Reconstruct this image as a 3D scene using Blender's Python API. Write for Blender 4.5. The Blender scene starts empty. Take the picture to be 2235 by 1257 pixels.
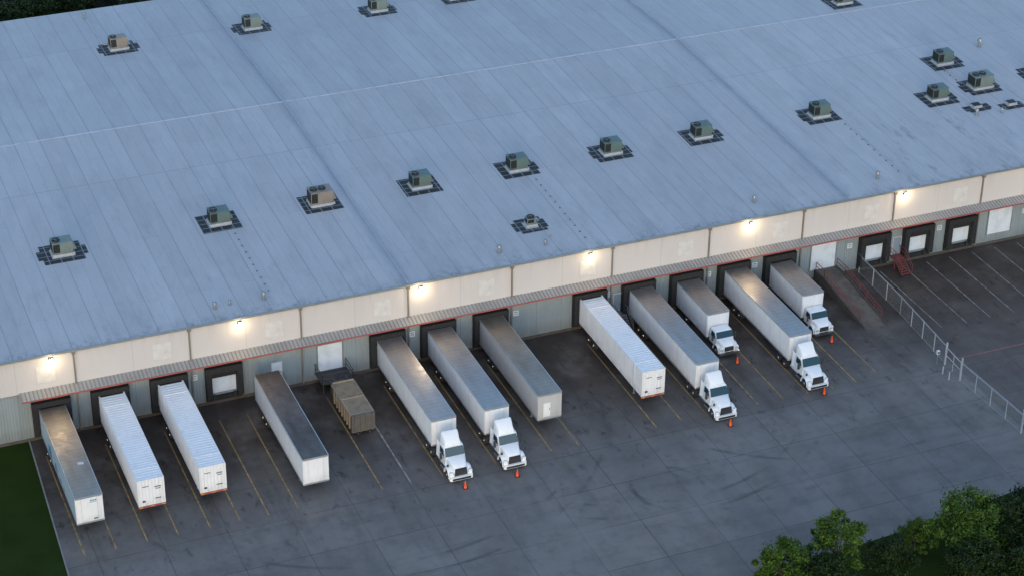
import bpy, bmesh, math, random
import numpy as np
from mathutils import Matrix, Vector
random.seed(7); rng=np.random.default_rng(7)
S=bpy.context.scene; COL=S.collection
# ------------------------------------------------------------------ materials
class NT:
    def __init__(s,name):
        s.m=bpy.data.materials.new(name); s.m.use_nodes=True; s.t=s.m.node_tree
        s.n=s.t.nodes; s.b=s.n["Principled BSDF"]
        s.co=s.n.new("ShaderNodeTexCoord").outputs["Object"]
        g=s.n.new("ShaderNodeNewGeometry"); s.pos=g.outputs["Position"]
        sx=s.n.new("ShaderNodeSeparateXYZ"); s.t.links.new(s.pos,sx.inputs[0]); s.X,s.Y,s.Z=sx.outputs
    def lk(s,a,b): s.t.links.new(a,b)
    def val(s,inp,v):
        if isinstance(v,bpy.types.NodeSocket): s.lk(v,inp)
        elif isinstance(v,(tuple,list)): inp.default_value=(*v,1) if len(v)==3 and inp.type=='RGBA' else v
        else: inp.default_value=v
    def math(s,op,a,b=0.,c=0.,clamp=False):
        n=s.n.new("ShaderNodeMath"); n.operation=op; n.use_clamp=clamp
        for i,v in enumerate((a,b,c)): s.val(n.inputs[i],v)
        return n.outputs[0]
    def noise(s,scale,detail=4,rough=.55,vec=None,stretch=None,off=None):
        n=s.n.new("ShaderNodeTexNoise"); n.inputs["Scale"].default_value=scale
        n.inputs["Detail"].default_value=detail; n.inputs["Roughness"].default_value=rough
        v=vec or s.pos
        if stretch or off:
            mp=s.n.new("ShaderNodeMapping"); mp.inputs["Scale"].default_value=stretch or (1,1,1); mp.inputs["Location"].default_value=off or (0,0,0); s.lk(v,mp.inputs[0]); v=mp.outputs[0]
        s.lk(v,n.inputs["Vector"]); return n.outputs["Fac"]
    def ramp(s,f,a,b,lo=0.,hi=1.):
        n=s.n.new("ShaderNodeMapRange"); n.clamp=True
        s.val(n.inputs[0],f); n.inputs[1].default_value=a; n.inputs[2].default_value=b
        n.inputs[3].default_value=lo; n.inputs[4].default_value=hi; return n.outputs[0]
    def mix(s,f,a,b,mode='MIX'):
        n=s.n.new("ShaderNodeMix"); n.data_type='RGBA'; n.blend_type=mode
        s.val(n.inputs[0],f); s.val(n.inputs[6],a); s.val(n.inputs[7],b); return n.outputs[2]
    def base(s,c): s.val(s.b.inputs["Base Color"],c)
    def set(s,rough=.6,metal=0.,spec=None,coat=0.):
        s.val(s.b.inputs["Roughness"],rough); s.val(s.b.inputs["Metallic"],metal)
        if spec is not None: s.b.inputs["Specular IOR Level"].default_value=spec
        if coat: s.b.inputs["Coat Weight"].default_value=coat
    def bump(s,h,strength=.3,dist=.05):
        n=s.n.new("ShaderNodeBump"); n.inputs["Strength"].default_value=strength; n.inputs["Distance"].default_value=dist
        s.lk(h,n.inputs["Height"]); s.lk(n.outputs[0],s.b.inputs["Normal"])
    def line(s,coord,period,width,off=0.):
        a=s.math('ADD',coord,off+1000*period); a=s.math('MODULO',a,period)
        return s.math('LESS_THAN',a,width)
MT={}
def paint(name,c,rough=.45,metal=0.,dirt=.25,scale=1.2,dirtc=(.06,.055,.05),coat=0.,spec=None,key=None):
    k=NT(name); f=k.noise(scale,6,.6,vec=k.co); f=k.ramp(f,.45,.75,0,dirt); f2=k.noise(scale*9,3,.6,vec=k.co)
    f=k.math('ADD',f,k.ramp(f2,.55,.8,0,dirt*.4),clamp=True)
    k.base(k.mix(f,c,dirtc)); k.set(k.ramp(k.noise(scale*3,3,.5,vec=k.co),.3,.7,rough*.85,min(1,rough*1.2)),metal,spec,coat); return k.m
MT['white']=paint("white_paint",(.76,.77,.78),.35,dirt=.10,coat=.3)
MT['black']=paint("black_rubber",(.018,.018,.02),.7,dirt=.2,dirtc=(.06,.055,.05))
MT['dark']=paint("dark_steel",(.035,.035,.038),.6,dirt=.3,dirtc=(.08,.06,.05))
MT['shelter']=paint("shelter_fabric",(.012,.012,.013),.85,dirt=.15)
MT['chrome']=paint("polished_metal",(.6,.6,.6),.22,1.,dirt=.1)
MT['galv']=paint("galvanised_metal",(.30,.32,.33),.45,.6,dirt=.25)
MT['fencem']=paint("fence_metal",(.42,.44,.45),.5,.3,dirt=.25)
MT['red']=paint("red_paint",(.20,.045,.04),.65,dirt=.5)
MT['redfascia']=paint("red_fascia",(.32,.075,.07),.55,dirt=.4)
MT['orange']=paint("cone_orange",(.85,.09,.02),.45,dirt=.1)
MT['tan']=paint("tan_container",(.235,.185,.125),.6,dirt=.65,scale=1.3,dirtc=(.085,.065,.05))
MT['tanrib']=paint("tan_container_rib",(.30,.245,.175),.6,dirt=.5,scale=1.3,dirtc=(.1,.075,.055))
MT['greybox']=paint("grey_container",(.10,.095,.088),.6,dirt=.6,scale=1.6,dirtc=(.05,.035,.025))
MT['door']=paint("door_white",(.60,.64,.68),.5,dirt=.25,scale=.8)
MT['doorblue']=paint("door_blue_grey",(.2,.26,.32),.5)
MT['louvre']=paint("louvre_white",(.53,.505,.48),.55,dirt=.2)
MT['acgreen']=paint("unit_green",(.095,.145,.14),.5,.1,dirt=.35)
MT['acgreen2']=paint("unit_pale_green",(.15,.195,.185),.5,.1,dirt=.35)
MT['actan']=paint("unit_tan",(.22,.195,.17),.5,.1,dirt=.35)
MT['acdark']=paint("unit_coil",(.012,.015,.017),.6,.2)
MT['curb']=paint("roof_curb_white",(.36,.38,.41),.5,dirt=.3)
MT['ridge']=paint("ridge_cap_white",(.44,.46,.50),.6,dirt=.4)
MT['joint']=paint("expansion_joint_cover",(.30,.35,.43),.6,dirt=.2,scale=.4)
MT['conc']=paint("concrete_ramp",(.125,.105,.088),.85,dirt=.8,scale=.7,dirtc=(.045,.038,.032))
MT['concdark']=paint("stained_concrete",(.07,.062,.055),.85,dirt=.6,scale=.7,dirtc=(.03,.026,.022))
MT['kerb']=paint("kerb_concrete",(.2,.2,.2),.85,dirt=.4)
MT['wood']=paint("bark",(.05,.038,.028),.9)
MT['teal']=paint("teal_print",(.05,.25,.35),.5)
MT['bluegfx']=paint("blue_print",(.05,.2,.42),.5)
MT['blueside']=paint("blue_grey_trailer_side",(.36,.46,.54),.45,dirt=.3,scale=.5,dirtc=(.2,.24,.27))
MT['silver']=paint("aluminium_rail",(.5,.52,.54),.35,.7,dirt=.25)
MT['amber']=paint("amber_lens",(.7,.25,.02),.3)
MT['dsp']=paint("downspout_brown",(.17,.155,.14),.5)
g=NT("glass_dark"); g.base((.015,.045,.05)); g.set(.06,0,.8); MT['glass']=g.m
g=NT("headlight_lens"); g.base((.55,.58,.6)); g.set(.15,.3); MT['lens']=g.m
e=NT("lamp_lens"); e.base((1,.85,.6)); e.b.inputs["Emission Color"].default_value=(1,.84,.58,1); e.b.inputs["Emission Strength"].default_value=50; MT['emit']=e.m
def whiteside(name,col):
    k=NT(name); f=k.ramp(k.noise(.6,6,.6,vec=k.co),.42,.75,0,.14); f2=k.ramp(k.noise(2.2,5,.65,vec=k.co,stretch=(1,1,.12)),.5,.8,0,.30); f3=k.math('MULTIPLY',k.ramp(k.Z,1.2,2.1,1,0),k.ramp(k.noise(1.5,5,vec=k.co),.35,.7,0,.45))
    c=k.mix(f,col,(.3,.29,.28)); c=k.mix(f2,c,(.33,.31,.29)); c=k.mix(f3,c,(.2,.18,.16)); k.base(c); k.set(.4,0,None,.15); return k.m
MT['trailer_white']=whiteside("trailer_white",(.72,.73,.745)); MT['trailer_grey']=whiteside("trailer_grey",(.45,.45,.45))
def metalroof(name,c,rough,c2,amt):
    k=NT(name); f=k.ramp(k.noise(.8,6,.6,vec=k.co,stretch=(1,.25,1)),.35,.7,0,amt)
    ln=k.line(k.Y,.61,.04); f2=k.ramp(k.noise(7,3,.7,vec=k.co),.5,.8,0,amt*.6)
    f3=k.ramp(k.noise(.45,4,.6,stretch=(1,.6,1),off=(3,1,0)),.4,.65,0,amt*.5)
    c1=k.mix(f,c,c2); c1=k.mix(f3,c1,c2); c1=k.mix(f2,c1,c2); c1=k.mix(k.math('MULTIPLY',ln,.3),c1,(.06,.055,.05)); k.base(c1)
    k.set(k.ramp(k.noise(1.5,4,.6,vec=k.co),.3,.7,rough*.8,rough*1.25),.8); k.bump(k.noise(1.1,2,.5,vec=k.co),.12,.08); return k.m
MT['roof_grey']=metalroof("aluminium_roof",(.48,.445,.42),.38,(.24,.21,.19),.45)
MT['roof_tan']=metalroof("tan_metal_roof",(.42,.37,.31),.42,(.22,.18,.14),.55)
MT['roof_dark']=metalroof("weathered_dark_roof",(.24,.205,.185),.5,(.085,.07,.062),.8)
MT['roof_pale']=metalroof("pale_metal_roof",(.52,.48,.44),.42,(.30,.265,.23),.5)
# building
k=NT("upper_wall_panel")
ln=k.line(k.X,11.5646/2,.05); ln2=k.line(k.X,11.5646/10,.02)
f=k.ramp(k.noise(.35,5,.6,stretch=(1,1,.3)),.4,.75,0,.18)
dr=k.math('MULTIPLY',k.ramp(k.noise(1.2,5,.65,stretch=(1,1,.08)),.5,.8,0,.4),k.ramp(k.Z,7.0,9.5))
c=k.mix(f,(.51,.48,.465),(.36,.335,.32)); c=k.mix(dr,c,(.25,.225,.21)); c=k.mix(k.math('MULTIPLY',ln,.45),c,(.25,.22,.2)); c=k.mix(k.math('MULTIPLY',ln2,.1),c,(.28,.25,.23)); k.base(c); k.set(.6,0,.3); MT['upwall']=k.m
k=NT("lower_wall_metal")
w=k.math('SINE',k.math('MULTIPLY',k.X,2*math.pi/.3)); f=k.ramp(k.noise(.5,5,.6,stretch=(1,1,.35)),.4,.75,0,.35)
low=k.ramp(k.Z,0,1.8,.75,0); c=k.mix(f,(.23,.27,.285),(.13,.145,.15)); c=k.mix(k.math('MULTIPLY',low,k.noise(1,4)),c,(.05,.045,.04)); c=k.mix(k.math('MULTIPLY',k.line(k.X,11.5646/4,.05),.5),c,(.08,.09,.10)); k.base(c); k.set(.5); k.bump(w,.4,.03); MT['lowwall']=k.m
k=NT("roof_membrane")
def brick(k,offx,offy,wd,rh,ms,c1,c2,mo,off=0.):
    cx=k.n.new("ShaderNodeCombineXYZ"); k.lk(k.math('ADD',k.Y,offx),cx.inputs[0]); k.lk(k.math('ADD',k.X,offy),cx.inputs[1])
    br=k.n.new("ShaderNodeTexBrick"); br.offset=off; br.squash=1.; k.lk(cx.outputs[0],br.inputs["Vector"])
    for nm,v in (("Scale",1.),("Mortar Size",ms),("Mortar Smooth",.4),("Brick Width",wd),("Row Height",rh),("Bias",0.)): br.inputs[nm].default_value=v
    br.inputs["Color1"].default_value=(*c1,1); br.inputs["Color2"].default_value=(*c2,1); br.inputs["Mortar"].default_value=(*mo,1); return br.outputs["Color"]
c=brick(k,6.,0.,37.4,2.89,.055,(.43,.445,.475),(.385,.40,.43),(.25,.27,.305))
c=k.mix(1.,c,brick(k,13.,1.45,19.,2.89,.04,(1,1,1),(.93,.935,.94),(.78,.79,.81),.37),'MULTIPLY')
# each roof section between expansion joints has its own age/tone
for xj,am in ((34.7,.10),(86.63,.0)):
    s1=k.math('GREATER_THAN',k.X,xj); 
    c=k.mix(k.math('MULTIPLY',s1,.10 if am else -.0),c,(.30,.32,.35))
    d=k.math('SUBTRACT',xj,k.X); band=k.math('MULTIPLY',k.math('GREATER_THAN',d,0.),k.ramp(d,0,1.1,.55,0)); c=k.mix(band,c,(.19,.25,.35))  # dirt and soft blue shade beside the joint, painted into the colour
s3=k.math('GREATER_THAN',k.X,86.63); c=k.mix(k.math('MULTIPLY',s3,.14),c,(.52,.54,.56))
big=k.ramp(k.noise(.045,5,.55),.35,.65,0,.30); c=k.mix(big,c,(.31,.33,.365))
st=k.ramp(k.noise(.5,7,.62,stretch=(1,.3,1)),.48,.78,0,.34); c=k.mix(st,c,(.22,.235,.26))
st2=k.ramp(k.noise(2.2,6,.68,stretch=(1,.09,1),off=(4,4,0)),.55,.75,0,.3); c=k.mix(st2,c,(.20,.21,.23))
wt=k.ramp(k.noise(.9,6,.6,stretch=(1,.25,1),off=(9,4,0)),.52,.78,0,.22); c=k.mix(wt,c,(.52,.54,.57))
fine=k.ramp(k.noise(6,5,.7),.4,.75,0,.18); c=k.mix(fine,c,(.2,.21,.225))
eave=k.math('MULTIPLY',k.ramp(k.Y,0,12,1,0),k.ramp(k.noise(.55,8,.7,stretch=(1,.35,1)),.5,.72)); c=k.mix(k.math('MULTIPLY',eave,.33),c,(.14,.145,.15))
edge=k.math('MULTIPLY',k.ramp(k.Y,-.3,1.5,1,0),k.ramp(k.noise(1.6,7,.72,stretch=(1,.7,1)),.46,.70)); c=k.mix(k.math('MULTIPLY',edge,.7),c,(.08,.08,.08))
sm=k.math('MULTIPLY',k.ramp(k.noise(.6,8,.75,stretch=(1,.22,1),off=(2,8,0)),.54,.64),k.math('MULTIPLY',k.ramp(k.X,90,98),k.ramp(k.Y,19,13)))
c=k.mix(k.math('MULTIPLY',sm,.5),c,(.10,.105,.11))
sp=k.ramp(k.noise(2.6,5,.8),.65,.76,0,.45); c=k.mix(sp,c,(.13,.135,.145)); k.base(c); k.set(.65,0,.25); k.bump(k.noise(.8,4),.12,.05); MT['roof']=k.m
k=NT("canopy_sheet"); w=k.math('SINE',k.math('MULTIPLY',k.X,2*math.pi/.4))
f=k.ramp(k.noise(.7,5),.4,.75,0,.4); c=k.mix(f,(.38,.365,.345),(.22,.195,.175)); c=k.mix(k.ramp(w,.2,.9,0,.5),c,(.12,.115,.11)); k.base(c); k.set(.5,.2); MT['canopy']=k.m
def groundmat(name,c0,c1,joint,lot=False):
    k=NT(name)
    def br_(loc,bw,rh,ms,a,b,mo):
        br=k.n.new("ShaderNodeTexBrick"); br.offset=0.; mp=k.n.new("ShaderNodeMapping"); mp.inputs["Location"].default_value=loc
        k.lk(k.pos,mp.inputs[0]); k.lk(mp.outputs[0],br.inputs["Vector"])
        for nm,v in (("Scale",1.),("Mortar Size",ms),("Mortar Smooth",.6),("Brick Width",bw),("Row Height",rh)): br.inputs[nm].default_value=v
        br.inputs["Color1"].default_value=(*a,1); br.inputs["Color2"].default_value=(*b,1); br.inputs["Mortar"].default_value=(*mo,1); return br.outputs["Color"]
    c=br_((3.2,3.4,0),6.1,6.1,.06,c0,c1,joint)
    f=k.ramp(k.noise(.10,7,.6),.33,.66,0,.6); c=k.mix(f,c,tuple(v*.55 for v in c0))
    f=k.ramp(k.noise(.06,6,.6,off=(7,3,1)),.45,.7,0,.5); c=k.mix(f,c,tuple(v*1.3 for v in c0))
    f=k.ramp(k.noise(.55,7,.65),.5,.70,0,.5); c=k.mix(f,c,tuple(v*.42 for v in c0))
    f=k.ramp(k.noise(.35,6,.6,stretch=(1,.16,1)),.50,.70,0,.45); c=k.mix(f,c,tuple(v*.42 for v in c0))
    f=k.ramp(k.noise(.5,6,.65,stretch=(.14,1,1)),.50,.70,0,.4); c=k.mix(f,c,tuple(v*.42 for v in c0))
    f=k.ramp(k.noise(9,4,.7),.35,.75,0,.3); c=k.mix(f,c,tuple(v*.4 for v in c0))
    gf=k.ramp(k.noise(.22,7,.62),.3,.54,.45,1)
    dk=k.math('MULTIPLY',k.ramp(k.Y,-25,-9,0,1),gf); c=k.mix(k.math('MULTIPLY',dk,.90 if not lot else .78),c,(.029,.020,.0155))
    oil=k.ramp(k.noise(.9,6,.7,stretch=(1,.5,1)),.57,.66,0,.8); c=k.mix(k.math('MULTIPLY',oil,k.ramp(k.Y,-30,-14,.2,1)),c,(.013,.010,.009))
    if not lot:
        xm=k.math('MODULO',k.math('ADD',k.X,1000*5.78+.2),5.78); tr_=k.math('MULTIPLY',k.ramp(k.math('ABSOLUTE',k.math('SUBTRACT',xm,2.89)),.2,1.5,1,0),k.ramp(k.noise(.5,6,.65,stretch=(1,.2,1),off=(5,0,0)),.45,.68))
        c=k.mix(k.math('MULTIPLY',k.math('MULTIPLY',tr_,k.ramp(k.Y,-34,-20,0,1)),.6),c,(.03,.025,.022))
        for (ax,ay,r) in ((52.,-12.,20.5),(52.,-12.,22.6),(25.,-8.,24.),(25.,-8.,26.1),(74.,-8.,24.5),(49.5,-29.5,2.6),(50.4,-30.2,3.4)):
            dx=k.math('SUBTRACT',k.X,ax); dy=k.math('SUBTRACT',k.Y,ay)
            d=k.math('SQRT',k.math('ADD',k.math('MULTIPLY',dx,dx),k.math('MULTIPLY',dy,dy)))
            m=k.ramp(k.math('ABSOLUTE',k.math('SUBTRACT',d,r)),.10,.30,1,0)
            m=k.math('MULTIPLY',m,k.ramp(k.noise(.16,4,.6,off=(ax,r,0)),.48,.60,0,.45)); c=k.mix(m,c,(.035,.032,.030))
    k.base(c); k.set(k.ramp(k.noise(.3,5),.3,.7,.45,.8),0,.4); k.bump(k.noise(12,4),.15,.02); return k.m
MT['yard']=groundmat("yard_concrete",(.200,.183,.172),(.158,.145,.137),(.045,.04,.038))
MT['lot']=groundmat("parking_concrete",(.15,.124,.110),(.12,.102,.092),(.06,.052,.046),True)
k=NT("grass_ground"); f=k.noise(.3,6); f2=k.noise(14,4,.7); c=k.mix(k.ramp(f,.3,.7),(.016,.033,.006),(.027,.047,.009)); c=k.mix(k.ramp(f2,.35,.7,0,.6),c,(.008,.015,.004)); c=k.mix(k.ramp(k.Y,30,60),c,(.003,.004,.003)); k.base(c); k.set(.95,0,.05); k.bump(f2,.6,.1); MT['grass']=k.m
def linemat(name,c):
    k=NT(name); f=k.math('MAXIMUM',k.ramp(k.noise(1.3,7,.7),.38,.62,.05,.8),k.ramp(k.Y,-13,-4,0,.7)); k.base(k.mix(f,c,(.06,.05,.042))); k.set(.8); return k.m
MT['yline']=linemat("worn_yellow_line",(.46,.29,.08)); MT['wline']=linemat("worn_white_line",(.42,.42,.41))
k=NT("lot_white_line"); k.base(k.mix(k.ramp(k.noise(1.6,6,.7),.36,.62,.1,.9),(.38,.38,.38),(.06,.053,.048))); k.set(.8); MT['lotline']=k.m
def leafmat(name,a,b):
    k=NT(name); f=k.noise(.9,4,.6); c=k.mix(k.ramp(f,.35,.65),a,b); c=k.mix(k.ramp(k.noise(9,2),.4,.7,0,.6),c,(a[0]*.4,a[1]*.4,a[2]*.4)); k.base(c); k.set(.6,0,.2)
    return k.m
MT['leaf']=leafmat("leaves",(.034,.076,.008),(.078,.138,.016)); MT['leafdark']=leafmat("dark_leaves",(.010,.024,.005),(.024,.046,.009))
# ------------------------------------------------------------------ mesh builder
class M:
    def __init__(s): s.v=[];s.f=[];s.m=[]
    def add(s,vs,fs,mi=0):
        o=len(s.v); s.v+=[tuple(v) for v in vs]; s.f+=[tuple(i+o for i in f) for f in fs]; s.m+=[mi]*len(fs); return s
    def box(s,x0,x1,y0,y1,z0,z1,mi=0):
        x0,x1=min(x0,x1),max(x0,x1); y0,y1=min(y0,y1),max(y0,y1)
        return s.add([(x0,y0,z0),(x1,y0,z0),(x1,y1,z0),(x0,y1,z0),(x0,y0,z1),(x1,y0,z1),(x1,y1,z1),(x0,y1,z1)],
            [(0,3,2,1),(4,5,6,7),(0,1,5,4),(1,2,6,5),(2,3,7,6),(3,0,4,7)],mi)
    def cyl(s,c,ax,r,h,n=16,mi=0,r2=None):
        r2=r if r2 is None else r2; vs=[]
        for k,rr in ((0,r),(1,r2)):
            for i in range(n):
                a=2*math.pi*i/n; p,q=rr*math.cos(a),rr*math.sin(a); t=k*h
                d={'x':(t,p,q),'y':(p,t,q),'z':(p,q,t)}[ax]; vs.append((c[0]+d[0],c[1]+d[1],c[2]+d[2]))
        fs=[(i,(i+1)%n,n+(i+1)%n,n+i) for i in range(n)]+[tuple(range(n))[::-1],tuple(range(n,2*n))]
        return s.add(vs,fs,mi)
    def rod(s,a,b,r,n=6,mi=0,r2=None):
        a=Vector(a);b=Vector(b);d=(b-a).normalized(); u=d.orthogonal().normalized(); w=d.cross(u); r2=r if r2 is None else r2; vs=[]
        for p,rr in ((a,r),(b,r2)):
            for i in range(n):
                t=2*math.pi*i/n; vs.append(p+u*rr*math.cos(t)+w*rr*math.sin(t))
        return s.add(vs,[(i,(i+1)%n,n+(i+1)%n,n+i) for i in range(n)]+[tuple(range(n))[::-1],tuple(range(n,2*n))],mi)
    def loft(s,rings,mi=0,cap=True):
        n=len(rings[0]); vs=[p for r in rings for p in r]; fs=[]
        for k in range(len(rings)-1):
            for i in range(n): fs.append((k*n+i,k*n+(i+1)%n,(k+1)*n+(i+1)%n,(k+1)*n+i))
        if cap: fs+=[tuple(range(n))[::-1],tuple(range((len(rings)-1)*n,len(rings)*n))]
        return s.add(vs,fs,mi)
    def poly(s,pts,mi=0): return s.add(pts,[tuple(range(len(pts)))],mi)
    def build(s,name,mats,smooth=None,recalc=True):
        me=bpy.data.meshes.new(name); me.from_pydata(s.v,[],s.f)
        for m in (mats if isinstance(mats,(list,tuple)) else [mats]): me.materials.append(MT[m] if isinstance(m,str) else m)
        me.polygons.foreach_set("material_index",s.m)
        if recalc:
            bm=bmesh.new(); bm.from_mesh(me); bmesh.ops.recalc_face_normals(bm,faces=bm.faces); bm.to_mesh(me); bm.free()
        if smooth:
            me.polygons.foreach_set("use_smooth",[True]*len(me.polygons)); me.set_sharp_from_angle(angle=math.radians(smooth))
        me.update(); return me
def obj(name,data=None,loc=(0,0,0),parent=None,rot=None,**pr):
    o=bpy.data.objects.new(name,data); o.location=loc
    if rot: o.rotation_euler=rot
    COL.objects.link(o)
    if parent: o.parent=parent
    for a,b in pr.items(): o[a]=b
    return o
def thing(name,loc,label,cat,group=None,data=None,rot=None):
    o=obj(name,data,loc,rot=rot); o["label"]=label; o["category"]=cat
    if group: o["group"]=group
    return o
def parts(root,lst):
    for it in lst:
        nm,me=it[0],it[1]; loc=it[2] if len(it)>2 else (0,0,0)
        p=obj(nm,me,loc,root)
        for ch in (it[3] if len(it)>3 else []): obj(ch[0],ch[1],ch[2] if len(ch)>2 else (0,0,0),p)
def sided(fn,name,mat,smooth=None):
    out=[]
    for sx in (-1,1): m=M(); fn(m,sx); out.append((name,m.build(name,mat,smooth=smooth)))
    return out
# ------------------------------------------------------------------ camera
az,dep,roll,fpx=0.3941,0.5265,0.0122,4728.751
fw=Vector((math.sin(az)*math.cos(dep),math.cos(az)*math.cos(dep),-math.sin(dep))); rt_=Vector((math.cos(az),-math.sin(az),0)); up_=rt_.cross(fw)
c_,s_=math.cos(roll),math.sin(roll); R_=c_*rt_+s_*up_; U_=-s_*rt_+c_*up_
cam=bpy.data.cameras.new("camera"); co=bpy.data.objects.new("camera",cam); COL.objects.link(co)
mat=Matrix((R_,U_,-fw)).transposed().to_4x4(); mat.translation=(-29.3679,-181.993,121.2324); co.matrix_world=mat
cam.sensor_width=36; cam.lens=fpx/2235*36; cam.clip_end=6000; cam.clip_start=1; S.camera=co
# ------------------------------------------------------------------ setting
L=11.5646; H=9.65; DR=43.37; HR=11.06; DB=81.8; X0,X1=-45.,230.
sl=(HR-H)/DR; HB=HR-sl*(DB-DR)
def rz(y): return H+sl*y if y<DR else HR-sl*(y-DR)
obj("ground",M().poly([(-2500,-2500,0),(2500,-2500,0),(2500,2500,0),(-2500,2500,0)]).build("ground",'grass'),kind="structure")
y=M(); y.poly([(-5.1,.0,.004),(-6.1,-23,.004),(-8.6,-80,.004),(47,-80,.004),(48,-45.5,.004),(58,-45.2,.004),(69,-44.4,.004),(88,-42.,.004),(88,0,.004)])
obj("yard_pavement",y.build("yard_pavement",'yard',recalc=False),kind="structure")
obj("parking_pavement",M().poly([(88,0,.004),(88,-42,.004),(230,-36,.004),(230,0,.004)]).build("parking_pavement",'lot',recalc=False),kind="structure")
kb=M()
kb.loft([[(-5.25,0,0),(-5.1,0,0),(-5.1,0,.07),(-5.25,0,.07)],[(-6.25,-23,0),(-6.1,-23,0),(-6.1,-23,.07),(-6.25,-23,.07)],[(-8.75,-80,0),(-8.6,-80,0),(-8.6,-80,.07),(-8.75,-80,.07)]])
obj("kerb",kb.build("kerb",'kerb'),kind="structure")
docks=[-2.7,3.15,9.1,14.75,26.1,32.25,37.85,43.75,55.2,60.95,66.7,72.5,78.2]
mk=M()
for i,c in enumerate(docks):
    for sx in (-1.45,1.45): mk.box(c+sx-.06,c+sx+.06,-20.4,-3.2,.0085,.0095, 1 if (i==4 and sx>0) else 0)
obj("bay_marking",mk.build("bay_marking",['yline','wline']),kind="structure")
mk=M()
for i in range(12):
    x=91.0+3.05*i; mk.box(x-.05,x+.05,-14.2,-1.0,.0085,.0095)
mk.box(88.9,130,-20.2,-20.06,.0085,.0095,1)
obj("parking_marking",mk.build("parking_marking",['lotline',paint("faded_red_line",(.34,.12,.12),.8,dirt=.6,scale=2.)]),kind="structure")
# ------------------------------------------------------------------ building
B=thing("warehouse",(0,0,0),"long cream and grey warehouse with pale low-slope roof and loading docks","warehouse")
parts(B,[("upper_wall",M().box(X0,X1,0,.3,5.6,H-.02).box(X0,X1,DB-.3,DB,5.6,HB-.1).box(X0,X0+.3,.3,DB-.3,0,H-.05).box(X1-.3,X1,.3,DB-.3,0,H-.05).build("upper_wall",'upwall')),
 ("lower_wall",M().box(X0,X1,.04,.3,.0,5.6).box(X0,X1,DB-.3,DB,0,5.6).build("lower_wall",'lowwall')),
 ("foundation",M().box(X0,X1,-.04,.04,0,.3).build("foundation",'concdark')),
 ("trim",M().box(X0,X1,-.03,.04,5.45,5.6).build("trim",'silver'))])
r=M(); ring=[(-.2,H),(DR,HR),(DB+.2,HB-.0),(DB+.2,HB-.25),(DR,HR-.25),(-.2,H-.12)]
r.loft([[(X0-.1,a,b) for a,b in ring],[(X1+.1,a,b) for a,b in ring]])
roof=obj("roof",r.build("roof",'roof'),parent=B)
obj("ridge_cap",M().loft([[(x,DR-.14,HR+.0),(x,DR,HR+.045),(x,DR+.14,HR+.0)] for x in (X0,X1)]).build("ridge_cap",'ridge'),parent=roof)
obj("gutter",M().box(X0,X1,-.36,-.203,H-.2,H+.03).build("gutter",'galv'),parent=roof)
for xj in (34.7,86.63,138.6,-17.2):
    j=M()
    for (a,b) in ((0.,DR-.2),(DR+.2,DB)):
        j.loft([[(xj-.06,yy,rz(yy)+.002),(xj-.05,yy,rz(yy)+.2),(xj+.05,yy,rz(yy)+.2),(xj+.06,yy,rz(yy)+.002)] for yy in (a,b)])
    obj("expansion_joint",j.build("expansion_joint",'joint'),parent=roof)
dsp=M().box(-.07,.07,-.19,-.04,0.3,H-.2).box(-.17,.17,-.3,-.0,H-.55,H-.2).build("downspout",'dsp')
for kx in range(-3,19): obj("downspout",dsp,(kx*L,0,0),B)
lv=M().box(-.95,.95,-.03,0,6.35,8.25)
for i in range(14): z=6.45+i*.125; lv.add([(-.88,-.03,z+.1),(.88,-.03,z+.1),(.88,-.07,z),(-.88,-.07,z)],[(0,1,2,3)])
lvm=lv.build("louvre",'louvre')
for kx in range(-2,18): obj("louvre",lvm,(8.75+(kx)*L,0,0),B)
cn=obj("canopy",M().loft([[(x,0,5.72),(x,-1.3,5.42),(x,-1.3,5.36),(x,0,5.66)] for x in (-5.6,150)]).build("canopy",'canopy'),parent=B)
rb=M(); x=-5.5
while x<150: rb.loft([[(x,yy,zz),(x+.03,yy,zz+.04),(x+.09,yy,zz+.04),(x+.12,yy,zz)] for yy,zz in ((-.02,5.72),(-1.3,5.425))]); x+=.4
obj("rib",rb.build("rib",'canopy'),parent=cn,kind="stuff")
obj("fascia",M().box(-5.62,150,-1.36,-1.3,5.29,5.44).build("fascia",'redfascia'),parent=cn)
brm=M().rod((0,-.02,4.9),(0,-1.25,5.33),.035,4).build("bracket",'redfascia'); x=-5.
while x<125: obj("bracket",brm,(x,0,0),cn); x+=L/2
shm=M().box(-1.9,-1.32,-.8,-.0,.95,3.98).box(1.32,1.9,-.8,-.0,.95,3.98).box(-1.9,1.9,-.8,0,3.98,4.6).box(-1.9,1.9,-.25,0,.45,.95).build("dock_shelter",'shelter')
curt=M().add([(-1.32,-.7,3.98),(1.32,-.7,3.98),(1.25,-.5,3.3),(-1.25,-.5,3.3)],[(0,1,2,3)]).build("head_curtain",'shelter')
dd=M().box(-1.3,1.3,-.02,.035,1.25,3.95)
for i in range(5): dd.box(-1.3,1.3,-.035,-.02,1.3+i*.53,1.3+i*.53+.47)
ddm=dd.build("dock_door",'door'); bmp=M().box(-.15,.15,-.45,-.25,.6,1.15).build("dock_bumper",'black')
def dock(c):
    d=obj("dock_door",ddm,(c,0,0),B); s=obj("dock_shelter",shm,(c,0,0),B); obj("head_curtain",curt,(0,0,0),s)
    for sx in (-1.05,1.05): obj("dock_bumper",bmp,(sx,0,0),s)
for c in [-2.7,3.15,9.1,14.75,32.25,37.85,43.75,55.2,60.95,66.7,72.5,78.2,90.3,96.0,101.7]: dock(c)
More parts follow.
